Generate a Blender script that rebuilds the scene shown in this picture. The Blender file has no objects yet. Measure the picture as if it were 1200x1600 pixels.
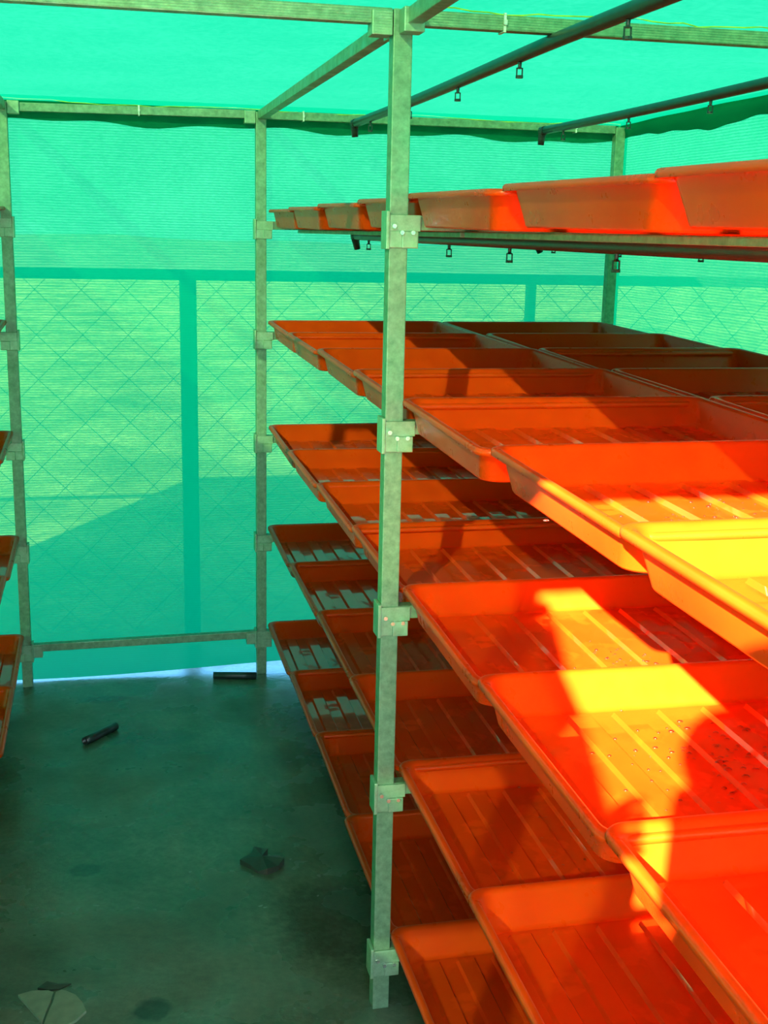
import bpy, bmesh, math, random
from mathutils import Vector, Matrix, Euler
random.seed(7)
sc = bpy.context.scene
COL = sc.collection

# ------------------------------------------------------------------ camera
FPX = 1901.2                                   # focal length in pixels of the 1200x1600 frame
cam = bpy.data.cameras.new('camera')
cam.sensor_fit = 'VERTICAL'
cam.sensor_height = 24.0
cam.lens = 24.0 * FPX / 1600.0
cam.clip_start = 0.02
cam.clip_end = 500
co = bpy.data.objects.new('camera', cam)
COL.objects.link(co)
yaw, pitch, roll = 0.2258, 0.2259, 0.0219
fw = Vector((math.sin(yaw)*math.cos(pitch), math.cos(yaw)*math.cos(pitch), -math.sin(pitch)))
rt = Vector((math.cos(yaw), -math.sin(yaw), 0))
up = rt.cross(fw)
r2 = rt*math.cos(roll) + up*math.sin(roll)
u2 = -rt*math.sin(roll) + up*math.cos(roll)
M = Matrix.Identity(4)
for i in range(3):
    M[i][0], M[i][1], M[i][2] = r2[i], u2[i], -fw[i]
M[0][3], M[1][3], M[2][3] = -0.5101, -2.1705, 1.5579
co.matrix_world = M
sc.camera = co

# ------------------------------------------------------------------ light and exposure
sc.view_settings.view_transform = 'Standard'
sc.view_settings.look = 'None'
sc.view_settings.gamma = 1.0
sc.view_settings.use_curve_mapping = False
sc.view_settings.exposure = 3.5
cy = sc.cycles
cy.use_denoising = True
cy.max_bounces = 16
cy.diffuse_bounces = 12
cy.glossy_bounces = 4
cy.transmission_bounces = 6
cy.transparent_max_bounces = 24
cy.sample_clamp_indirect = 4.0
cy.caustics_reflective = False
cy.caustics_refractive = False

sun = bpy.data.lights.new('sun', 'SUN')
sun.energy = 8.0
sun.angle = math.radians(0.6)
sun.color = (1.0, 0.93, 0.80)
so = bpy.data.objects.new('sun', sun)
COL.objects.link(so)
so.rotation_euler = Vector((1.0, 1.8, -0.943)).to_track_quat('-Z', 'Y').to_euler()
so.location = (-6, -9, 6)

world = bpy.data.worlds.new('sky')
sc.world = world
world.use_nodes = True
nt = world.node_tree
nt.nodes.clear()
wo = nt.nodes.new('ShaderNodeOutputWorld')
wb = nt.nodes.new('ShaderNodeBackground')
wr = nt.nodes.new('ShaderNodeValToRGB')
wt = nt.nodes.new('ShaderNodeTexCoord')
wx = nt.nodes.new('ShaderNodeSeparateXYZ')
nt.links.new(wt.outputs['Generated'], wx.inputs[0])
nt.links.new(wx.outputs['Z'], wr.inputs[0])
e = wr.color_ramp.elements
e[0].position = 0.0
e[0].color = (0.20, 0.50, 0.70, 1)
e[1].position = 1.0
e[1].color = (0.05, 0.19, 0.50, 1)
m_ = e.new(0.25)
m_.color = (0.10, 0.36, 0.68, 1)
# bright hazy glow of the sky around the sun (sun stands behind the viewer, to the left)
wd = nt.nodes.new('ShaderNodeVectorMath')
wd.operation = 'DOT_PRODUCT'
sd = -Vector((1.0, 1.8, -0.943)).normalized()
wd.inputs[1].default_value = sd
nt.links.new(wt.outputs['Generated'], wd.inputs[0])
wg = nt.nodes.new('ShaderNodeValToRGB')
g_ = wg.color_ramp.elements
g_[0].position = 0.15
g_[0].color = (0, 0, 0, 1)
g_[1].position = 1.0
g_[1].color = (.72, .65, .52, 1)
q_ = g_.new(.7)
q_.color = (.30, .27, .20, 1)
nt.links.new(wd.outputs['Value'], wg.inputs[0])
wm = nt.nodes.new('ShaderNodeMix')
wm.data_type = 'RGBA'
wm.blend_type = 'ADD'
wm.clamp_result = False
wm.inputs['Factor'].default_value = 1.0
nt.links.new(wr.outputs[0], wm.inputs['A'])
nt.links.new(wg.outputs[0], wm.inputs['B'])
nt.links.new(wm.outputs['Result'], wb.inputs[0])
wb.inputs[1].default_value = 1.0
nt.links.new(wb.outputs[0], wo.inputs[0])

# ------------------------------------------------------------------ materials
def new_mat(name):
    m = bpy.data.materials.new(name)
    m.use_nodes = True
    t = m.node_tree
    b = t.nodes['Principled BSDF']
    return m, t, b

def N(t, kind, **kw):
    n = t.nodes.new(kind)
    for k, v in kw.items():
        setattr(n, k, v)
    return n

def math_node(t, op, a, b=None, c=None):
    n = N(t, 'ShaderNodeMath', operation=op)
    for i, v in enumerate((a, b, c)):
        if v is None:
            continue
        if isinstance(v, (int, float)):
            n.inputs[i].default_value = v
        else:
            t.links.new(v, n.inputs[i])
    return n.outputs[0]

def noise(t, scale, detail=4, rough=.55, coord='Object', stretch=None):
    tc = N(t, 'ShaderNodeTexCoord')
    n = N(t, 'ShaderNodeTexNoise')
    n.inputs['Scale'].default_value = scale
    n.inputs['Detail'].default_value = detail
    n.inputs['Roughness'].default_value = rough
    src = tc.outputs[coord]
    if stretch:
        mp = N(t, 'ShaderNodeMapping')
        mp.inputs['Scale'].default_value = stretch
        t.links.new(src, mp.inputs[0])
        src = mp.outputs[0]
    t.links.new(src, n.inputs['Vector'])
    return n.outputs['Fac']

def ramp(t, fac, stops):
    r = N(t, 'ShaderNodeValToRGB')
    els = r.color_ramp.elements
    while len(els) < len(stops):
        els.new(0.5)
    for el, (p, c) in zip(els, stops):
        el.position = p
        el.color = (*c, 1) if len(c) == 3 else c
    t.links.new(fac, r.inputs[0])
    return r.outputs[0]

def glow_through(t, b, amount):
    """thin plastic lets some orange light through"""
    out = [n for n in t.nodes if n.type == 'OUTPUT_MATERIAL'][0]
    tl = N(t, 'ShaderNodeBsdfTranslucent')
    tl.inputs[0].default_value = (.95, .050, .002, 1)
    mx = N(t, 'ShaderNodeMixShader')
    mx.inputs[0].default_value = amount
    t.links.new(b.outputs[0], mx.inputs[1])
    t.links.new(tl.outputs[0], mx.inputs[2])
    t.links.new(mx.outputs[0], out.inputs[0])

def mat_tray():
    m, t, b = new_mat('orange_plastic')
    f = noise(t, 9, 5)
    oi = N(t, 'ShaderNodeObjectInfo')
    c = ramp(t, f, [(.25, (.86, .052, .002)), (.75, (.94, .076, .003))])
    hs = N(t, 'ShaderNodeHueSaturation')
    t.links.new(c, hs.inputs['Color'])
    t.links.new(math_node(t, 'MULTIPLY_ADD', oi.outputs['Random'], .12, .94), hs.inputs['Value'])
    t.links.new(hs.outputs[0], b.inputs['Base Color'])
    f2 = noise(t, 26, 3)
    t.links.new(ramp(t, f2, [(.35, (.27,)*3), (.7, (.33,)*3)]), b.inputs['Roughness'])
    b.inputs['IOR'].default_value = 1.42
    b.inputs['Specular IOR Level'].default_value = .4
    glow_through(t, b, .26)
    return m

def mat_wet_tray():
    m, t, b = new_mat('wet_orange_plastic')
    f = noise(t, 9, 5)
    c = ramp(t, f, [(.25, (.86, .052, .002)), (.75, (.94, .076, .003))])
    t.links.new(c, b.inputs['Base Color'])
    b.inputs['Roughness'].default_value = .30
    f2 = noise(t, 14, 3, .6)
    w = ramp(t, f2, [(.40, (0,)*3), (.46, (1,)*3)])
    t.links.new(w, b.inputs['Coat Weight'])
    b.inputs['Coat IOR'].default_value = 1.8
    b.inputs['Coat Roughness'].default_value = .03
    b.inputs['Specular IOR Level'].default_value = .3
    glow_through(t, b, .26)
    return m

def mat_steel(name, lo, hi, rough=.45, metal=.55, scale=60):
    m, t, b = new_mat(name)
    f = noise(t, scale, 6, .7)
    t.links.new(ramp(t, f, [(.3, lo), (.72, hi)]), b.inputs['Base Color'])
    b.inputs['Metallic'].default_value = metal
    f2 = noise(t, 25, 4)
    t.links.new(ramp(t, f2, [(.3, (rough-.12,)*3), (.7, (rough+.15,)*3)]), b.inputs['Roughness'])
    bp = N(t, 'ShaderNodeBump')
    bp.inputs['Strength'].default_value = .15
    bp.inputs['Distance'].default_value = .002
    t.links.new(f, bp.inputs['Height'])
    t.links.new(bp.outputs[0], b.inputs['Normal'])
    return m

def mat_plain(name, col, rough=.5, metal=0.0, var=.25, scale=30):
    m, t, b = new_mat(name)
    f = noise(t, scale, 4)
    lo = tuple(c*(1-var) for c in col)
    hi = tuple(min(1, c*(1+var)) for c in col)
    t.links.new(ramp(t, f, [(.3, lo), (.7, hi)]), b.inputs['Base Color'])
    b.inputs['Roughness'].default_value = rough
    b.inputs['Metallic'].default_value = metal
    return m

def mat_net(name, trans, diff, hole, axis='Z', stripe=.0085):
    """woven green shade cloth: dyed yarn that glows through, with tiny rows of holes"""
    m = bpy.data.materials.new(name)
    m.use_nodes = True
    t = m.node_tree
    t.nodes.clear()
    out = N(t, 'ShaderNodeOutputMaterial')
    tr = N(t, 'ShaderNodeBsdfTranslucent')
    tr.inputs[0].default_value = (*trans, 1)
    df = N(t, 'ShaderNodeBsdfDiffuse')
    df.inputs[0].default_value = (*diff, 1)
    ad = N(t, 'ShaderNodeAddShader')
    t.links.new(tr.outputs[0], ad.inputs[0])
    t.links.new(df.outputs[0], ad.inputs[1])
    tp = N(t, 'ShaderNodeBsdfTransparent')
    tp.inputs[0].default_value = (.50, 1.0, .44, 1)
    tc = N(t, 'ShaderNodeTexCoord')
    sx = N(t, 'ShaderNodeSeparateXYZ')
    t.links.new(tc.outputs['Object'], sx.inputs[0])
    wob = noise(t, 6, 3)
    z = math_node(t, 'MULTIPLY_ADD', wob, .006, sx.outputs[axis])
    s = math_node(t, 'SINE', math_node(t, 'MULTIPLY', z, 2*math.pi/stripe))
    fine = noise(t, 160, 2, .7, stretch=(.35, .35, 1.6))
    big = noise(t, 3.2, 5, .65)
    a = math_node(t, 'MULTIPLY_ADD', s, .45, 1.0)
    a = math_node(t, 'MULTIPLY', a, math_node(t, 'MULTIPLY_ADD', fine, 1.6, .2))
    a = math_node(t, 'MULTIPLY', a, math_node(t, 'MULTIPLY_ADD', big, 1.2, .4))
    a = math_node(t, 'MULTIPLY', a, hole)
    mx = N(t, 'ShaderNodeMixShader')
    t.links.new(a, mx.inputs[0])
    t.links.new(ad.outputs[0], mx.inputs[1])
    t.links.new(tp.outputs[0], mx.inputs[2])
    t.links.new(mx.outputs[0], out.inputs[0])
    return m

def mat_floor():
    m, t, b = new_mat('wet_concrete')
    f = noise(t, 3.5, 8, .62)
    g = noise(t, 55, 5, .7)
    c1 = ramp(t, f, [(.30, (.065, .085, .045)), (.55, (.13, .165, .10)), (.8, (.20, .24, .15))])
    c2 = ramp(t, g, [(.3, (.62,)*3), (.7, (1.0,)*3)])
    mx = N(t, 'ShaderNodeMix', data_type='RGBA', blend_type='MULTIPLY')
    mx.inputs['Factor'].default_value = 1
    t.links.new(c1, mx.inputs['A'])
    t.links.new(c2, mx.inputs['B'])
    # old dark stains soaked into the concrete
    tc = N(t, 'ShaderNodeTexCoord')
    col = mx.outputs['Result']
    wob = noise(t, 22, 3)
    for sx_, sy_, kx, ky, r_, dk in ((-.46, .067, 1, 1, .042, .38), (-.549, 1.80, 1, 2.2, .085, .55), (-.60, .66, 1, 1.4, .05, .6), (-.02, .33, 1, .8, .16, .6), (-.40, 1.45, .7, 1.5, .10, .75)):
        mp = N(t, 'ShaderNodeMapping')
        mp.inputs['Scale'].default_value = (kx, ky, 0)
        mp.inputs['Location'].default_value = (-sx_*kx, -sy_*ky, 0)
        t.links.new(tc.outputs['Object'], mp.inputs[0])
        ln = N(t, 'ShaderNodeVectorMath', operation='LENGTH')
        t.links.new(mp.outputs[0], ln.inputs[0])
        dd = math_node(t, 'MULTIPLY_ADD', wob, r_*.9, ln.outputs['Value'])
        k = ramp(t, math_node(t, 'DIVIDE', dd, r_*1.45), [(.80, (dk, dk*.95, dk)), (1.0, (1, 1, 1))])
        m2 = N(t, 'ShaderNodeMix', data_type='RGBA', blend_type='MULTIPLY')
        m2.inputs['Factor'].default_value = 1
        t.links.new(col, m2.inputs['A'])
        t.links.new(k, m2.inputs['B'])
        col = m2.outputs['Result']
    t.links.new(col, b.inputs['Base Color'])
    w = noise(t, 2.2, 5, .6)
    t.links.new(ramp(t, w, [(.42, (.10,)*3), (.62, (.50,)*3)]), b.inputs['Roughness'])
    bp = N(t, 'ShaderNodeBump')
    bp.inputs['Strength'].default_value = .25
    bp.inputs['Distance'].default_value = .004
    t.links.new(g, bp.inputs['Height'])
    t.links.new(bp.outputs[0], b.inputs['Normal'])
    return m

MT = mat_tray()
MW = mat_wet_tray()
M_STEEL = mat_steel('galvanised_steel', (.12, .21, .12), (.26, .40, .25), rough=.45, metal=.35)  # green light of the nets is tinted into this grey metal and the clamps
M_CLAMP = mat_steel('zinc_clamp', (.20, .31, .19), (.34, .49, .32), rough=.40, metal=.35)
M_BOLT = mat_plain('bright_bolt', (.75, .77, .74), .25, .9, .1)
M_PIPE = mat_plain('black_poly_pipe', (.020, .024, .024), .38, 0, .3)
M_ROOFNET = mat_net('green_shade_cloth_roof', (.0002, .051, .024), (.001, .10, .05), .036, 'Y')
M_NET = mat_net('green_shade_cloth', (.0002, .160, .064), (.001, .08, .04), .043, 'Z')
M_DOORNET = mat_net('doubled_green_shade_cloth', (.0002, .06, .028), (.0015, .16, .08), .026, 'Z')
M_FLOOR = mat_floor()
M_THREAD = mat_plain('yellow_green_thread', (.45, .62, .05), .7)

# ------------------------------------------------------------------ mesh helpers
def link(name, me, mat=None, parent=None, loc=None):
    o = bpy.data.objects.new(name, me)
    COL.objects.link(o)
    if mat is not None and me is not None:
        for mm in (mat if isinstance(mat, (list, tuple)) else [mat]):
            me.materials.append(mm)
    if parent is not None:
        o.parent = parent
    if loc is not None:
        o.location = loc
    return o

def from_bm(name, bm, mat, parent=None, smooth=False, loc=None):
    bmesh.ops.recalc_face_normals(bm, faces=bm.faces)
    me = bpy.data.meshes.new(name)
    bm.to_mesh(me)
    bm.free()
    if smooth:
        for p in me.polygons:
            p.use_smooth = True
    return link(name, me, mat, parent, loc)

def empty(name, label, cat, group=None, loc=(0, 0, 0)):
    o = bpy.data.objects.new(name, None)
    o.empty_display_size = .1
    COL.objects.link(o)
    o.location = loc
    tag(o, label, cat, group)
    return o

def tag(o, label, cat, group=None, kind=None):
    o['label'] = label
    o['category'] = cat
    if group:
        o['group'] = group
    if kind:
        o['kind'] = kind
    return o

def structure(o, label=None, cat=None):
    o['kind'] = 'structure'
    if label:
        o['label'] = label
        o['category'] = cat
    return o

def add_box(bm, lo, hi, bev=0.0):
    lo, hi = Vector(lo), Vector(hi)
    g = bmesh.ops.create_cube(bm, size=1.0)
    vs = g['verts']
    for v in vs:
        v.co = Vector(((v.co.x+.5)*(hi.x-lo.x)+lo.x, (v.co.y+.5)*(hi.y-lo.y)+lo.y, (v.co.z+.5)*(hi.z-lo.z)+lo.z))
    if bev:
        es = list({ed for v in vs for ed in v.link_edges})
        bmesh.ops.bevel(bm, geom=es, offset=bev, segments=2, affect='EDGES', profile=.6)

def add_bar(bm, a, b, w, h=None, bev=.002, upv=(0, 0, 1)):
    """square tube between two points"""
    a, b = Vector(a), Vector(b)
    h = h or w
    d = (b-a)
    L = d.length
    d.normalize()
    u = Vector(upv)
    if abs(d.dot(u)) > .95:
        u = Vector((0, 1, 0))
    s = d.cross(u).normalized()
    u = s.cross(d).normalized()
    tmp = bmesh.new()
    add_box(tmp, (-w/2, -h/2, 0), (w/2, h/2, L), bev)
    R = Matrix((s, u, d)).transposed().to_4x4()
    R.translation = a
    if R.determinant() < 0:
        R = R @ Matrix.Scale(-1, 4, (1, 0, 0))
    tmp.transform(R)
    me = bpy.data.meshes.new('tmp')
    tmp.to_mesh(me)
    tmp.free()
    bm.from_mesh(me)
    bpy.data.meshes.remove(me)

def add_tube(bm, pts, r, n=10, caps=True, r_list=None):
    pts = [Vector(p) for p in pts]
    rings = []
    prev_s = None
    for i, p in enumerate(pts):
        if i == 0:
            d = pts[1]-p
        elif i == len(pts)-1:
            d = p-pts[i-1]
        else:
            d = (pts[i+1]-p).normalized()+(p-pts[i-1]).normalized()
        d.normalize()
        if prev_s is None:
            u = Vector((0, 0, 1)) if abs(d.z) < .9 else Vector((0, 1, 0))
            s = d.cross(u).normalized()
        else:
            s = (prev_s-d*prev_s.dot(d)).normalized()
        prev_s = s
        u = s.cross(d)
        rr = r_list[i] if r_list else r
        rings.append([bm.verts.new(p+(s*math.cos(2*math.pi*k/n)+u*math.sin(2*math.pi*k/n))*rr) for k in range(n)])
    for a, b in zip(rings, rings[1:]):
        for k in range(n):
            bm.faces.new((a[k], a[(k+1) % n], b[(k+1) % n], b[k]))
    if caps:
        bm.faces.new(rings[0][::-1])
        bm.faces.new(rings[-1])

def bar(name, a, b, w, mat, parent=None, h=None, bev=.002):
    bm = bmesh.new()
    add_bar(bm, a, b, w, h, bev)
    return from_bm(name, bm, mat, parent)

# ------------------------------------------------------------------ dimensions (metres; post A foot = origin, +Y away from the doorway)
L = 1.973
W = 1.252
XL = -0.810
ZA = [1.575, 1.207, 0.851, 0.486, 0.122]
ZB = [1.572, 1.208, 0.853, 0.501, 0.147]
ZC = [1.562, 1.204, 0.842, 0.489, 0.138]
ZTOP = 1.918
PW = .034
RW = .026

# ------------------------------------------------------------------ setting: ground, slab, nets
def grid_sheet(name, origin, ux, uy, nx, ny, mat, disp=None):
    bm = bmesh.new()
    o, ux, uy = Vector(origin), Vector(ux), Vector(uy)
    vs = [[bm.verts.new(o+ux*(i/nx)+uy*(j/ny)+(disp(i/nx, j/ny) if disp else Vector())) for i in range(nx+1)] for j in range(ny+1)]
    for j in range(ny):
        for i in range(nx):
            bm.faces.new((vs[j][i], vs[j][i+1], vs[j+1][i+1], vs[j+1][i]))
    me = bpy.data.meshes.new(name)
    bm.to_mesh(me)
    bm.free()
    for p in me.polygons:
        p.use_smooth = True
    return link(name, me, mat)

def mat_ground():
    m, t, b = new_mat('dry_grass_ground')
    f = noise(t, .9, 8, .65)
    g = noise(t, 12, 6, .7)
    c1 = ramp(t, f, [(.32, (.16, .22, .05)), (.5, (.38, .40, .12)), (.68, (.66, .60, .22))])
    c2 = ramp(t, g, [(.3, (.55,)*3), (.7, (1.15,)*3)])
    mx = N(t, 'ShaderNodeMix', data_type='RGBA', blend_type='MULTIPLY')
    mx.inputs['Factor'].default_value = 1
    t.links.new(c1, mx.inputs['A'])
    t.links.new(c2, mx.inputs['B'])
    t.links.new(mx.outputs['Result'], b.inputs['Base Color'])
    b.inputs['Roughness'].default_value = .95
    return m

bm = bmesh.new()
add_box(bm, (-60, -40, -.5), (60, 90, -.06))
structure(from_bm('ground', bm, mat_ground()), 'patchy dry grass ground outside the shade house', 'ground')

bm = bmesh.new()
add_box(bm, (-2.4, -2.7, -.20), (1.75, 2.32, 0), .01)
structure(from_bm('floor', bm, M_FLOOR), 'damp green tinted concrete floor slab of the shade house', 'floor')

def d_back(u, v):
    return Vector((0, .008*math.sin(u*19)*math.sin(v*3.1)+.012*math.sin(v*9+u*4)*(1-v)**2, .012*math.sin(u*11) * (1-v) - .010*(1-u)*(1-v)))
bm = bmesh.new()
add_box(bm, (-7, -9, -.30), (7, -2.70, -.005), .01)  # pale slab out of view, added to throw fill light up onto the trays
structure(from_bm('bounce_ground', bm, mat_plain('pale_bounce_surface', (.50, .48, .43), .9, 0, .12, 4)), 'unseen pale ground added to bounce light in through the doorway', 'bounce_ground')

structure(grid_sheet('wall_back', (-2.12, L+.032, .022), (3.42, 0, 0), (0, 0, 1.933), 60, 24, M_NET, d_back),
          'green shade net wall at the back of the shade house', 'net wall')
structure(grid_sheet('wall_right', (W+.030, L+.035, .030), (0, -3.98, 0), (0, 0, 1.93), 40, 12, M_NET,
          lambda u, v: Vector((.012*math.sin(u*23)*math.sin(v*3.1), 0, 0))),
          'green shade net wall behind the right rack', 'net wall')
structure(grid_sheet('wall_left', (-2.10, -2.0, .030), (0, 4.0, 0), (0, 0, 1.905), 30, 8, M_NET),
          'green shade net wall behind the left rack', 'net wall')
structure(grid_sheet('wall_front', (-2.10, -1.992, .030), (1.29, 0, 0), (0, 0, 1.91), 10, 8, M_DOORNET),
          'green shade net panel beside the doorway', 'net wall')
structure(grid_sheet('wall_front', (.02, -1.992, .030), (W+.01, 0, 0), (0, 0, 1.91), 10, 8, M_NET),
          'green shade net panel closing the front of the right rack', 'net wall')
structure(grid_sheet('ceiling', (-2.12, -1.995, ZTOP+.020), (3.42, 0, 0), (0, 4.035, 0), 50, 50, M_ROOFNET,
          lambda u, v: Vector((0, 0, .010*abs(math.sin(v*2*math.pi))*abs(math.sin(u*math.pi*2.6))))),
          'green shade net roof stretched over steel beams', 'net roof')

# folded hems where the roof net is lapped over the tops of the wall nets
structure(grid_sheet('trim_1', (W+.022, L+.02, 1.890), (0, -3.95, 0), (0, 0, .060), 160, 4, M_ROOFNET,
          lambda u, v: Vector((-.012*math.sin(v*3.1)+.004*math.sin(u*61), 0, (1-v)*(.008*math.sin(u*29)+.004*math.sin(u*63)+.002*math.sin(u*141)))),),
          'folded green net hem along the top of the right net wall', 'net hem')
structure(grid_sheet('trim_2', (-2.08, L+.024, 1.878), (3.34, 0, 0), (0, 0, .070), 80, 4, M_ROOFNET,
          lambda u, v: Vector((0, .003*math.sin(u*71), (1-v)*(.006*math.sin(u*33)+.005*math.sin(u*70))))),
          'folded green net hem along the top of the back net wall', 'net hem')
def stitching(name, label, a, b, seed):
    rg = random.Random(seed)
    a, b = Vector(a), Vector(b)
    bm = bmesh.new()
    n = 40
    pts = [a.lerp(b, k/n)+Vector((0, rg.uniform(-.002, .002), rg.uniform(-.0025, .0025)+.004*math.sin(k*.5+seed))) for k in range(n+1)]
    add_tube(bm, pts, .0013, 5)
    return structure(from_bm(name, bm, M_THREAD), label, 'stitching')
stitching('trim_3', 'yellow stitching thread along the back roof net edge', (XL, L-.012, ZTOP+.018), (W, L-.012, ZTOP+.018), 1)
stitching('trim_4', 'yellow stitching thread along the roof net above the near beam', (.03, -.012, ZTOP+.018), (W, -.012, ZTOP+.018), 2)

# door leaf of the shade house, standing open outwards behind the viewer
hx_, hy_ = -.800, -2.014
dv = Vector((-.262, -.965, 0))
bm = bmesh.new()
p0 = Vector((hx_, hy_, 0))
DW = .86
for q0, q1 in ((p0+Vector((0, 0, .04)), p0+Vector((0, 0, 1.90))), (p0+dv*DW+Vector((0, 0, .04)), p0+dv*DW+Vector((0, 0, 1.90))),
               (p0+Vector((0, 0, .055)), p0+dv*DW+Vector((0, 0, .055))), (p0+Vector((0, 0, 1.887)), p0+dv*DW+Vector((0, 0, 1.887))),
               (p0+Vector((0, 0, .95)), p0+dv*DW+Vector((0, 0, .95)))):
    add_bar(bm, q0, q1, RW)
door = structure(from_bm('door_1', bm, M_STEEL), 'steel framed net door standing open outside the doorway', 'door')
pn = grid_sheet('net_panel', p0+Vector((-.014, .004, .045)), dv*DW, (0, 0, 1.857), 6, 8, M_DOORNET)
pn.parent = door

# ------------------------------------------------------------------ steel racks
def clamp(parent, x, y, z, side, bolts=True):
    """bracket that ties a shelf rail (towards +X when side = 1) to the post"""
    bm = bmesh.new()
    h = PW/2
    add_box(bm, (x-h-.004, y-h-.004, z-.044), (x+h+.004, y+h+.004, z-.0135), .002)               # sleeve round the post
    x0, x1 = sorted((x+side*(h-.012), x+side*(h+.018)))
    add_box(bm, (x0, y-h-.007, z-.044), (x1, y+h+.004, z-.0145), .002)                             # block under the rail
    x0, x1 = sorted((x-side*(h+.007), x-side*(h+.0005)))
    add_box(bm, (x0, y-h-.008, z-.046), (x1, y+h+.002, z+.020), .0015)                             # cheek plate
    x0, x1 = sorted((x-side*h, x+side*(h+.022)))
    add_box(bm, (x0, y-h-.0045, z-.0145), (x1, y-h-.0005, z+.0135), .001)                          # face plate
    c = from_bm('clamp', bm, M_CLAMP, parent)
    if bolts:
        for bx, bz in ((x-side*.010, z-.006), (x+side*.004, z-.017), (x+side*.024, z-.017)):
            b = bmesh.new()
            add_tube(b, [(bx, y-h-.012, bz), (bx, y-h-.004, bz)], .0042, 6)
            from_bm('bolt', b, M_BOLT, c)
    return c

def rack(name, label, x0, x1, z_front, z_back, side):
    """x0 is the aisle side; side = +1 when the shelves run to +X"""
    r = empty(name, label, 'rack', 'steel shelf racks')
    for y in (-L, 0, L):
        for x in (x0, x1):
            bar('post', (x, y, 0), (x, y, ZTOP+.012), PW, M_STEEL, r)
    for i in range(5):
        for y in (-L, 0, L):
            z = z_front[i] + (z_back[i]-z_front[i])*(y/L if y > 0 else 0)
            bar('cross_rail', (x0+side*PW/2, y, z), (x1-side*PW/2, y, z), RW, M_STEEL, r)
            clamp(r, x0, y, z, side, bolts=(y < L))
            if y == L and i < 3:
                clamp(r, x1, y, z, -side, bolts=False)
        for xo in (.135, .52, .70, 1.10):
            x = x0+side*xo
            for ya, yb in ((-L, 0), (0, L)):
                za = z_front[i]-.0185
                zb = (z_front[i] if yb == 0 else z_back[i])-.0185
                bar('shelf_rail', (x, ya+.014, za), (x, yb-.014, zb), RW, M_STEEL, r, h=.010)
    return r

rack('steel_rack', 'galvanised steel tube rack on the right holding five shelves of orange trays', 0, W, ZA, ZB, 1)
rack('steel_rack', 'galvanised steel tube rack at the left edge across the aisle', XL, XL-W, ZC, ZC, -1)

M_TIE = mat_plain('white_cable_tie', (.75, .78, .72), .5, 0, .05)
def beam(name, label, a, b, cat='beam', group='overhead tie beams', sockets=(), ties=()):
    e_ = empty(name, label, cat, group, loc=a)
    off = -Vector(a)
    bm = bmesh.new()
    add_bar(bm, Vector(a)+off, Vector(b)+off, RW)
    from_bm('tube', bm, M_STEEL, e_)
    for f_ in ties:
        bm = bmesh.new()
        q = Vector(a).lerp(Vector(b), f_)+off
        for dy, dz, sy, sz in ((0, .0145, .0155, .0012), (0, -.0145, .0155, .0012), (.0148, 0, .0012, .0150), (-.0148, 0, .0012, .0150)):
            add_box(bm, q+Vector((-.0022, dy-sy, dz-sz)), q+Vector((.0022, dy+sy, dz+sz)))
        add_box(bm, q+Vector((-.003, -.020, -.004)), q+Vector((.003, -.015, .004)))
        from_bm('cable_tie', bm, M_TIE, e_)
    for s in sockets:
        bm = bmesh.new()
        q = Vector(s)+off
        add_box(bm, q-Vector((.018, .020, .020)), q+Vector((.018, .020, .020)), .002)
        from_bm('socket', bm, M_CLAMP, e_)
    return e_

h = PW/2
beam('roof_beam', 'short front overhead steel tube running left from the near post', (-h-.001, 0, ZTOP), (XL+h+.001, 0, ZTOP), sockets=[(-.037, 0, ZTOP-.012)])
beam('roof_beam', 'front overhead steel tube running right from the near post under the net', (h+.001, 0, ZTOP), (W-h-.001, 0, ZTOP), ties=(.135,))
beam('roof_beam', 'back overhead steel tube along top of net wall above the aisle', (-h-.001, L, ZTOP+.004), (XL+h+.001, L, ZTOP-.003), sockets=[(-.036, L, ZTOP-.005), (XL+.036, L, ZTOP-.005)], ties=(.48,))
beam('roof_beam', 'back overhead steel tube along top of net wall above right rack', (h+.001, L, ZTOP+.004), (W-h-.001, L, ZTOP+.004), ties=(.10, .88))
beam('roof_beam', 'long overhead steel tube from near post back to far aisle post', (-.004, h+.001, ZTOP-.008), (.002, L-h-.001, ZTOP+.002), sockets=[(0, .038, ZTOP-.012)])
beam('roof_beam', 'overhead steel tube from near post forward over the viewer', (.012, -h-.001, ZTOP-.004), (.006, -L+h+.001, ZTOP), sockets=[(.010, -.038, ZTOP-.010)])
beam('roof_beam', 'overhead steel tube running back over the left rack', (XL, h+.001, ZTOP), (XL, L-h-.001, ZTOP))
beam('roof_beam', 'overhead steel tube over the doorway', (-h-.001, -L, ZTOP), (XL+h+.001, -L, ZTOP))
beam('floor_tie_bar', 'low steel tie bar across the foot of the back net wall', (XL+h+.001, L, ZC[4]), (-h-.001, L, ZB[4]), 'tie bar', None,
     sockets=[(XL+.036, L, ZC[4]-.012), (-.036, L, ZB[4]-.012)])

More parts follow.
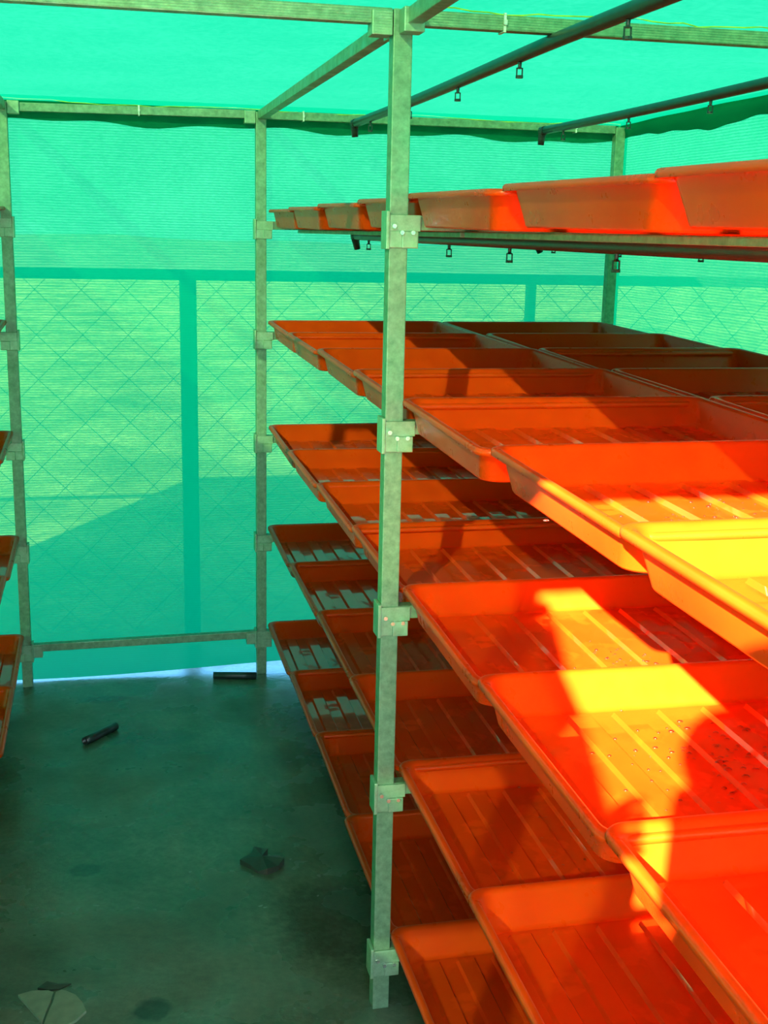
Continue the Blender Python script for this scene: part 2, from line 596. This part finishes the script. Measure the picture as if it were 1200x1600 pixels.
# ------------------------------------------------------------------ trays
TX, TY, TH = .600, .512, .058
def tray_mesh():
    bm = bmesh.new()
    NC = 6
    def loop(inx, iny, z, rc, nx=40, ny=24):
        """rounded rectangle, points counter-clockwise, fixed count"""
        hx, hy = TX/2-inx, TY/2-iny
        pts = []
        for cx, cyy, a0 in ((hx-rc, hy-rc, 0), (-hx+rc, hy-rc, 90), (-hx+rc, -hy+rc, 180), (hx-rc, -hy+rc, 270)):
            for k in range(NC+1):
                a = math.radians(a0+90*k/NC)
                pts.append((cx+rc*math.cos(a), cyy+rc*math.sin(a), z))
        return [bm.verts.new(p) for p in pts]
    prof = [  # outside bottom edge -> up the outside -> round the lip -> down the inside
        (.030, .048, .0010, .030), (.024, .042, .000, .030), (.022, .040, .003, .030), (.0135, .0175, TH-.008, .030),
        (.0125, .0145, TH-.004, .030), (.0020, .0020, TH-.004, .030), (.0018, .0018, TH-.010, .030), (.0, .0, TH-.010, .030), (.0, .0, TH-.004, .030),
        (.0015, .0015, TH-.001, .030), (.004, .004, TH, .030), (.010, .010, TH, .029), (.0135, .0145, TH-.0015, .028), (.0155, .0180, TH-.005, .028),
        (.022, .040, .0085, .030), (.025, .043, .005, .030), (.030, .048, .0035, .028)]
    loops = [loop(*q) for q in prof]
    n = len(loops[0])
    for a, b in zip(loops, loops[1:]):
        for k in range(n):
            bm.faces.new((a[k], a[(k+1) % n], b[(k+1) % n], b[k]))
    bot = bm.faces.new(loops[0][::-1])
    # ribbed floor: raised flat strips running front to back, sunk into the well
    hx, hy = TX/2-.029, TY/2-.047
    period, nr = .0735, 7
    x_start = -period*nr/2
    xs = [-hx+.004]
    for k in range(nr):
        b0 = x_start+k*period
        xs += [b0+.012, b0+.0165, b0+.0495, b0+.054]
    xs += [hx-.004]
    ys = [-hy+.004, -hy+.012, -hy+.018] + [-hy+.03+(2*hy-.06)*j/8 for j in range(9)] + [hy-.018, hy-.012, hy-.004]
    def hgt(i, j):
        if i in (0, len(xs)-1):
            return .0032
        k = (i-1) % 4
        up_ = 1.0 if k in (1, 2) else 0.0
        env = 0 if j in (0, 1, len(ys)-1, len(ys)-2) else 1
        return .0032+.0062*up_*env
    g = [[bm.verts.new((xs[i], ys[j], hgt(i, j))) for i in range(len(xs))] for j in range(len(ys))]
    ffs = []
    for j in range(len(ys)-1):
        for i in range(len(xs)-1):
            ffs.append(bm.faces.new((g[j][i], g[j][i+1], g[j+1][i+1], g[j+1][i])))
    flat = bm.faces.new(loops[-1])
    bmesh.ops.recalc_face_normals(bm, faces=[f for f in bm.faces if f not in set(ffs) and f is not flat])
    # flat apron just under the ribbed floor
    if flat.normal.z < 0:
        flat.normal_flip()
    for f in ffs:
        if f.normal.z < 0:
            f.normal_flip()
        f.material_index = 1
    flat.material_index = 1
    for v in loops[-1]:
        v.co.z = .0026
    me = bpy.data.meshes.new('tray')
    bm.normal_update()
    bm.to_mesh(me)
    bm.free()
    fl = {f for f in range(len(me.polygons)) if me.polygons[f].material_index == 1}
    for p in me.polygons:
        p.use_smooth = p.index not in fl
    me.materials.append(MT)
    me.materials.append(MW)
    return me

TRAY = tray_mesh()
ROWS = [1.965, 1.478, .987, .500, .008, -.488, -.982, -1.470]
ORD = ['first', 'second', 'third', 'fourth', 'fifth', 'sixth', 'seventh', 'eighth']
SH = ['top', 'second', 'third', 'fourth', 'bottom']
rng = random.Random(3)
def put_tray(x_mid, shelf, row, zf, zb, label, group):
    o = bpy.data.objects.new('growing_tray', TRAY)
    COL.objects.link(o)
    yb = ROWS[row]+rng.uniform(-.008, .008)
    ym = yb-TY/2
    z = zf[shelf]+(zb[shelf]-zf[shelf])*max(0, ym)/L
    o.location = (x_mid+rng.uniform(-.006, .008), ym, z-.0095)
    o.rotation_euler = ((.009 if shelf == 0 else .016)+rng.uniform(-.002, .004), rng.uniform(-.004, .004), rng.uniform(-.008, .008))
    tag(o, label, 'tray', group)
    return o

for s in range(5):
    for c in range(2):
        for r_ in range(8):
            side = 'aisle' if c == 0 else 'wall'
            lab = f'orange tray, {SH[s]} shelf of right rack, {side} side, {ORD[r_]} from back net'
            put_tray(.020+TX/2+c*.606, s, r_, ZA, ZB, lab, f'trays on the {SH[s]} shelf of the right rack')
    for r_ in range(8):
        lab = f'orange tray, {SH[s]} shelf of left rack, {ORD[r_]} from back net'
        put_tray(XL-.008-TX/2, s, r_, ZC, ZC, lab, f'trays on the {SH[s]} shelf of the left rack')

# ------------------------------------------------------------------ irrigation pipes
def sprinkler(parent, x, y, z, s=1.0):
    bm = bmesh.new()
    add_tube(bm, [(x, y, z+.002), (x, y, z-.010*s), (x, y, z-.014*s)], .004, 8, r_list=[.0045, .0035, .0055])
    for dx in (-.0055, .0055):
        add_bar(bm, (x+dx, y, z-.012*s), (x+dx, y, z-.027*s), .002, .003, 0)
    add_tube(bm, [(x, y, z-.026*s), (x, y, z-.031*s)], .0075, 10)
    return from_bm('sprinkler', bm, M_PIPE, parent)

def pipe(label, x, z0, z1, y_back, y_front, spr, sag=.006, elbow=(0, .006, -.036), group='overhead irrigation pipes'):
    p = empty('irrigation_pipe', label, 'pipe', group, loc=(0, 0, 0))
    bm = bmesh.new()
    n = 24
    pts = []
    for k in range(n+1):
        u = k/n
        y = y_back+(y_front-y_back)*u
        pts.append((x+.004*math.sin(u*9), y, z0+(z1-z0)*u-sag*abs(math.sin(u*math.pi*2))))
    add_tube(bm, pts, .0130, 12)
    from_bm('pipe', bm, M_PIPE, p, True)
    bm = bmesh.new()
    q = Vector(pts[0])
    add_tube(bm, [q+Vector((0, -.03, 0)), q+Vector((0, .006, 0))], .0140, 12)
    add_tube(bm, [q+Vector((0, -.006, .008)), q+Vector((0, -.002, -.006)), q+Vector(elbow)*.6, q+Vector(elbow)], .0130, 12, r_list=[.0135, .0135, .0115, .0105])
    from_bm('elbow', bm, M_PIPE, p, True)
    for y in spr:
        u = (y-y_back)/(y_front-y_back)
        sprinkler(p, x+.004*math.sin(u*9), y, z0+(z1-z0)*u-sag*abs(math.sin(u*math.pi*2))-.010)
    return p

spr_y = [1.575, 1.09, .62, .178, -.33, -.80, -1.3]
pipe('black overhead irrigation pipe nearest the aisle with hanging sprinklers', .280, 1.8935, 1.8935, 1.812, -1.9, spr_y, sag=.002, elbow=(.004, .006, -.040))
pipe('black overhead irrigation pipe nearer the right net wall with hanging sprinklers', .905, 1.8935, 1.8935, 1.79, -1.9, [1.60, 1.104, .623, .15, -.35], sag=.003, elbow=(-.002, .004, -.045))
pipe('black irrigation pipe slung under top shelf of right rack nearest aisle', .285, 1.5445, 1.5445, 1.80, -1.9, [1.59, .67, .206, -.33], sag=.0, elbow=(.010, .006, -.042), group='irrigation pipes under the top shelf')
pipe('black irrigation pipe slung under top shelf near the right net wall', .900, 1.5445, 1.5445, 1.80, -1.9, [1.62, 1.1, .6], sag=.0, elbow=(.022, .0, -.042), group='irrigation pipes under the top shelf')

# ------------------------------------------------------------------ water drops left in the trays
def mat_water():
    m = bpy.data.materials.new('water')
    m.use_nodes = True
    t = m.node_tree
    t.nodes.clear()
    out = N(t, 'ShaderNodeOutputMaterial')
    tp = N(t, 'ShaderNodeBsdfTransparent')
    gl = N(t, 'ShaderNodeBsdfGlossy')
    gl.inputs['Roughness'].default_value = .28
    fr = N(t, 'ShaderNodeFresnel')
    fr.inputs['IOR'].default_value = 1.45
    mx = N(t, 'ShaderNodeMixShader')
    t.links.new(fr.outputs[0], mx.inputs[0])
    t.links.new(tp.outputs[0], mx.inputs[1])
    t.links.new(gl.outputs[0], mx.inputs[2])
    t.links.new(mx.outputs[0], out.inputs[0])
    return m
M_WATER = mat_water()
def drops(label, tray, x0, x1, y0, y1, n, rmin, rmax, seed):
    rg = random.Random(seed)
    bm = bmesh.new()
    inv = tray.matrix_basis.inverted()
    for _ in range(n):
        x, y = rg.gauss((x0+x1)/2, (x1-x0)/4), rg.gauss((y0+y1)/2, (y1-y0)/4)
        p = inv @ Vector((x, y, tray.location.z))
        k = ((p.x+.0735*3.5) % .0735)
        top = .0165 < k < .0495
        r = rg.uniform(rmin, rmax)*rg.uniform(.5, 1)
        if abs(k-.0143) < r or abs(k-.0518) < r:
            continue
        g = bmesh.ops.create_uvsphere(bm, u_segments=10, v_segments=6, radius=1)
        ax = rg.uniform(.7, 1.5)
        for v in g['verts']:
            v.co = Vector((p.x+v.co.x*r*ax, p.y+v.co.y*r, (.0094 if top else .0032)+max(v.co.z, -.05)*r*.55))
    o = from_bm('water_drops', bm, M_WATER, None, True)
    o.matrix_basis = tray.matrix_basis
    return tag(o, label, 'water drops', None, 'stuff')
def find_tray(s, r_):
    key = f'{SH[s]} shelf of right rack, aisle side, {ORD[r_]} from'
    return [o for o in COL.objects if key in o.get('label', '')][0]
drops('water drops in sunlit tray on second shelf of right rack', find_tray(1, 5), .10, .45, -.86, -.64, 70, .0015, .0045, 1)
drops('water drops in fifth tray on third shelf of right rack', find_tray(2, 4), .26, .44, -.42, -.22, 60, .0015, .0045, 2)
drops('water drops along the sunlit band on third shelf of right rack', find_tray(2, 5), .16, .44, -.90, -.60, 150, .0015, .0050, 3)
drops('water drops in fifth tray on fourth shelf of right rack', find_tray(3, 4), .14, .50, -.44, -.10, 60, .0012, .0035, 4)

# ------------------------------------------------------------------ outside: chain-link fence and hedge
M_FENCE = mat_plain('dark_green_fence_paint', (.035, .06, .05), .6)
FY = 2.563
f = empty('chain_link_fence', 'chain-link fence on dark posts seen through the back net wall', 'fence', loc=(0, FY, 0))
for x, w in ((-.205, .062), (1.165, .03), (-1.6, .05), (2.5, .05)):
    bar('post', (x, 0, -.1), (x+(-.0 if w < .05 else .0), 0, 1.40), w, M_FENCE, f, h=.05)
bar('top_rail', (-3.2, 0, 1.385), (4.2, 0, 1.385), .036, M_FENCE, f, h=.04)
bm = bmesh.new()
dm = .168
zlo, zhi = -.02, 1.37
xa, xb = -2.4, 3.2
k = xa-(zhi-zlo)
while k < xb+(zhi-zlo):
    for sgn in (1, -1):
        x0 = k
        x1 = k+sgn*(zhi-zlo)
        add_bar(bm, (x0, .012*sgn*.2+.03, zlo), (x1, .012*sgn*.2+.03, zhi), .0022, .0022, 0)
    k += dm
from_bm('wire_mesh', bm, M_FENCE, f)

bm = bmesh.new()
rg = random.Random(4)
prof_ = []
for k in range(61):
    x = -90+180*k/60
    prof_.append((x, 1.0+.12*math.sin(k*.5)+.08*math.sin(k*1.7+1)+rg.uniform(-.03, .03)))
vs0 = [bm.verts.new((x, 42, -.1)) for x, z in prof_]
vs1 = [bm.verts.new((x, 66, z)) for x, z in prof_]
vs2 = [bm.verts.new((x, 76, -.1)) for x, z in prof_]
for k in range(60):
    bm.faces.new((vs0[k], vs0[k+1], vs1[k+1], vs1[k]))
    bm.faces.new((vs1[k], vs1[k+1], vs2[k+1], vs2[k]))
structure(from_bm('hills', bm, mat_plain('far_scrub', (.16, .22, .16), .95, 0, .3, .6), None, True), 'low dark rise of scrub far beyond the fence', 'hill')

# ------------------------------------------------------------------ things lying on the floor
def pipe_scrap(label, a, b, r):
    bm = bmesh.new()
    a, b = Vector(a), Vector(b)
    c = (a+b)/2
    d = (b-a).normalized()
    n = 14
    add_tube(bm, [a-c, (b-c)*-.3, (b-c)*.3, b-c], r, n, caps=False)
    add_tube(bm, [a-c, (b-c)*-.3, (b-c)*.3, b-c], r*.78, n, caps=False)
    bm.verts.ensure_lookup_table()
    vs = list(bm.verts)
    for e0, e1 in ((0, 4*n), (3*n, 7*n)):
        for k in range(n):
            bm.faces.new((vs[e0+k], vs[e0+(k+1) % n], vs[e1+(k+1) % n], vs[e1+k]))
    o = from_bm('pipe_offcut', bm, M_PIPE, None, True, loc=c)
    return tag(o, label, 'pipe offcut', 'black pipe offcuts on the floor')
pipe_scrap('short black pipe offcut lying alone in the middle of the aisle', (-.612, 1.430, .0125), (-.517, 1.535, .0125), .0125)
pipe_scrap('black pipe offcut lying along the foot of the back net', (-.175, 1.936, .0125), (-.025, 1.908, .0125), .0125)

def slab_piece(name, label, pts, z, th, mat, cat, group=None, rough=.0, seed=1):
    rg = random.Random(seed)
    cx = sum(p[0] for p in pts)/len(pts)
    cyy = sum(p[1] for p in pts)/len(pts)
    bm = bmesh.new()
    top = [bm.verts.new((p[0]-cx, p[1]-cyy, th+rg.uniform(-rough, rough))) for p in pts]
    mid = bm.verts.new((0, 0, th+rough))
    bot = [bm.verts.new((p[0]-cx, p[1]-cyy, 0)) for p in pts]
    n = len(pts)
    for k in range(n):
        bm.faces.new((top[k], top[(k+1) % n], mid))
        bm.faces.new((bot[k], bot[(k+1) % n], top[(k+1) % n], top[k]))
    bm.faces.new(bot[::-1])
    o = from_bm(name, bm, mat, None, False, loc=(cx, cyy, z))
    return tag(o, label, cat, group)
M_TILE = mat_plain('pale_tile', (.20, .25, .15), .6, 0, .15, 40)
slab_piece('tile_shard', 'left half of the cracked pale tile piece lying by the front aisle', [(-.728, .162), (-.700, .171), (-.668, .166), (-.657, .158), (-.662, .125), (-.668, .100), (-.675, .060)], 0, .006, M_TILE, 'tile shard', 'cracked tile shards on the floor')
slab_piece('tile_shard', 'right half of the cracked pale tile piece lying by the front aisle', [(-.652, .157), (-.641, .163), (-.632, .158), (-.612, .140), (-.598, .112), (-.590, .082), (-.610, .055), (-.640, .035), (-.672, .050), (-.663, .098), (-.657, .122)], 0, .006, M_TILE, 'tile shard', 'cracked tile shards on the floor')
M_LEAF = mat_plain('dark_wet_leaf', (.035, .035, .022), .5)
slab_piece('leaf_litter', 'dark crumpled leaf on the aisle floor beside the near post', [(-.221, .620), (-.205, .632), (-.190, .642), (-.180, .672), (-.160, .664), (-.146, .655), (-.150, .640), (-.128, .628), (-.112, .600), (-.130, .572), (-.160, .556), (-.182, .566), (-.196, .590)], 0, .012, M_LEAF, 'leaf', rough=.007, seed=5)
slab_piece('leaf_litter', 'small dark leaf touching the cracked tile shards', [(-.690, .180), (-.672, .200), (-.650, .190), (-.622, .186), (-.645, .172), (-.668, .170)], 0, .004, M_LEAF, 'leaf', rough=.002, seed=6)

# ------------------------------------------------------------------ the person taking the photograph (their shadow falls on the trays)
M_SKIN = mat_plain('skin', (.30, .17, .11), .55, 0, .08)
M_SHIRT = mat_plain('navy_shirt', (.05, .06, .10), .85, 0, .2)
M_TROUS = mat_plain('grey_trousers', (.09, .09, .09), .9, 0, .2)
M_HAIR = mat_plain('dark_hair', (.015, .012, .010), .6, 0, .3, 80)
M_SHOE = mat_plain('black_shoe', (.02, .02, .02), .5)
def skinned(name, nodes, edges, mat, parent, root=0, sub=2):
    """one continuous figure grown on a skeleton: nodes = [(co, rx, ry)]"""
    me = bpy.data.meshes.new(name)
    me.from_pydata([n_[0] for n_ in nodes], edges, [])
    o = link(name, me, mat, parent)
    sk = o.modifiers.new('skin', 'SKIN')
    sk.use_smooth_shade = True
    for i, n_ in enumerate(nodes):
        sv = me.skin_vertices[0].data[i]
        sv.radius = (n_[1], n_[2])
        sv.use_root = (i == root)
    o.modifiers.new('sub', 'SUBSURF').levels = sub
    o.modifiers['sub'].render_levels = sub
    return o
per = empty('person', 'person standing in the doorway holding up a phone', 'person', loc=(-.600, -2.43, 0))
per.rotation_euler = (0, 0, -.20)
# local frame: +Y is the way the person looks, X to their right
nodes = [((0, 0, .98), .135, .100), ((0, .0, 1.14), .125, .090), ((0, -.005, 1.30), .140, .095), ((0, -.01, 1.42), .105, .075), ((0, .0, 1.52), .052, .055),
         ((0, .012, 1.60), .062, .080), ((0, .012, 1.70), .074, .092), ((0, .005, 1.765), .055, .070)]
edges = [(i, i+1) for i in range(7)]
def limb(pts, start):
    idx = start
    for p in pts:
        nodes.append(p)
        edges.append((idx, len(nodes)-1))
        idx = len(nodes)-1
    return idx
for sx in (-1, 1):
    limb([((.10*sx, 0, .90), .090, .095), ((.105*sx, .01, .52), .058, .060), ((.11*sx, -.01, .28), .052, .055), ((.11*sx, -.02, .085), .036, .040), ((.115*sx, .05, .035), .040, .030), ((.12*sx, .13, .025), .038, .022)], 0)
    w_ = limb([((.165*sx, -.01, 1.425), .056, .056), ((.225*sx, -.02, 1.27), .042, .044), ((.215*sx, .06, 1.16), .036, .038), ((.130*sx, .17, 1.33), .028, .030), ((.085*sx, .235, 1.445), .022, .026), ((.072*sx, .250, 1.490), .030, .016)], 3)
    for k in range(4):
        zz = 1.475+.019*k
        limb([((.070*sx, .272, zz), .0085, .0085), ((.046*sx, .284+.001*k, zz+.003), .0080, .0080), ((.020*sx+.004*k*sx, .278, zz+.004), .0070, .0070)], w_)
    limb([((.066*sx, .225, 1.510), .010, .010), ((.040*sx, .228, 1.530), .0088, .0088)], w_)
body = skinned('body', nodes, edges, M_SKIN, per)
tn = [((0, 0, .88), .172, .135), ((0, 0, 1.14), .145, .110), ((0, -.005, 1.30), .158, .113), ((0, -.01, 1.42), .120, .090), ((0, -.005, 1.465), .070, .068)]
te = [(0, 1), (1, 2), (2, 3), (3, 4)]
for sx in (-1, 1):
    tn += [((.168*sx, -.01, 1.425), .068, .068), ((.215*sx, -.018, 1.30), .056, .058)]
    te += [(3, len(tn)-2), (len(tn)-2, len(tn)-1)]
skinned('shirt', tn, te, M_SHIRT, per)
pn_ = [((0, 0, .985), .150, .115), ((0, 0, .92), .150, .115)]
pe_ = [(0, 1)]
for sx in (-1, 1):
    pn_ += [((.10*sx, 0, .84), .100, .104), ((.105*sx, .01, .52), .072, .076), ((.11*sx, -.01, .10), .062, .066)]
    n0 = len(pn_)
    pe_ += [(1, n0-3), (n0-3, n0-2), (n0-2, n0-1)]
skinned('trousers', pn_, pe_, M_TROUS, per)
for sx in (-1, 1):
    skinned('shoe', [((.11*sx, -.045, .045), .040, .045), ((.115*sx, .04, .040), .046, .040), ((.122*sx, .145, .030), .040, .028)], [(0, 1), (1, 2)], M_SHOE, per)
bm = bmesh.new()
bmesh.ops.create_uvsphere(bm, u_segments=20, v_segments=14, radius=1)
for v in bm.verts:
    x, y, z = v.co
    v.co = Vector((x*.083, y*.100-.002, z*.080+1.735))
bmesh.ops.delete(bm, geom=[v for v in bm.verts if (v.co.y > .045 and v.co.z < 1.765) or v.co.z < 1.675], context='VERTS')
from_bm('hair', bm, M_HAIR, per, True)
for sx in (-1, 1):
    bm = bmesh.new()
    bmesh.ops.create_uvsphere(bm, u_segments=10, v_segments=8, radius=1)
    for v in bm.verts:
        v.co = Vector((v.co.x*.010+.078*sx, v.co.y*.018+.005, v.co.z*.030+1.660))
    from_bm('ear', bm, M_SKIN, per, True)
    bm = bmesh.new()
    bmesh.ops.create_uvsphere(bm, u_segments=10, v_segments=8, radius=.011)
    for v in bm.verts:
        v.co += Vector((.030*sx, .096, 1.672))
    from_bm('eye', bm, mat_plain('eye_white', (.7, .7, .68), .3, 0, .05) if sx < 0 else bpy.data.materials['eye_white'], per, True)
bm = bmesh.new()
add_tube(bm, [(0, .098, 1.675), (0, .108, 1.650), (0, .116, 1.632), (0, .096, 1.624)], .009, 8, r_list=[.006, .008, .012, .009])
from_bm('nose', bm, M_SKIN, per, True)
bm = bmesh.new()
add_tube(bm, [(-.024, .090, 1.597), (0, .097, 1.596), (.024, .090, 1.597)], .005, 8, r_list=[.002, .006, .002])
from_bm('mouth', bm, mat_plain('lips', (.32, .13, .10), .5, 0, .05), per, True)
bm = bmesh.new()
add_box(bm, (-.037, -.004, -.145), (.037, .004, .012), .003)
ph = from_bm('phone', bm, mat_plain('black_phone', (.02, .02, .022), .25), None, loc=(-.515, -2.186, 1.556))
ph.rotation_euler = (.10, 0, -.226)
tag(ph, 'black phone held up in both hands in the doorway', 'phone')
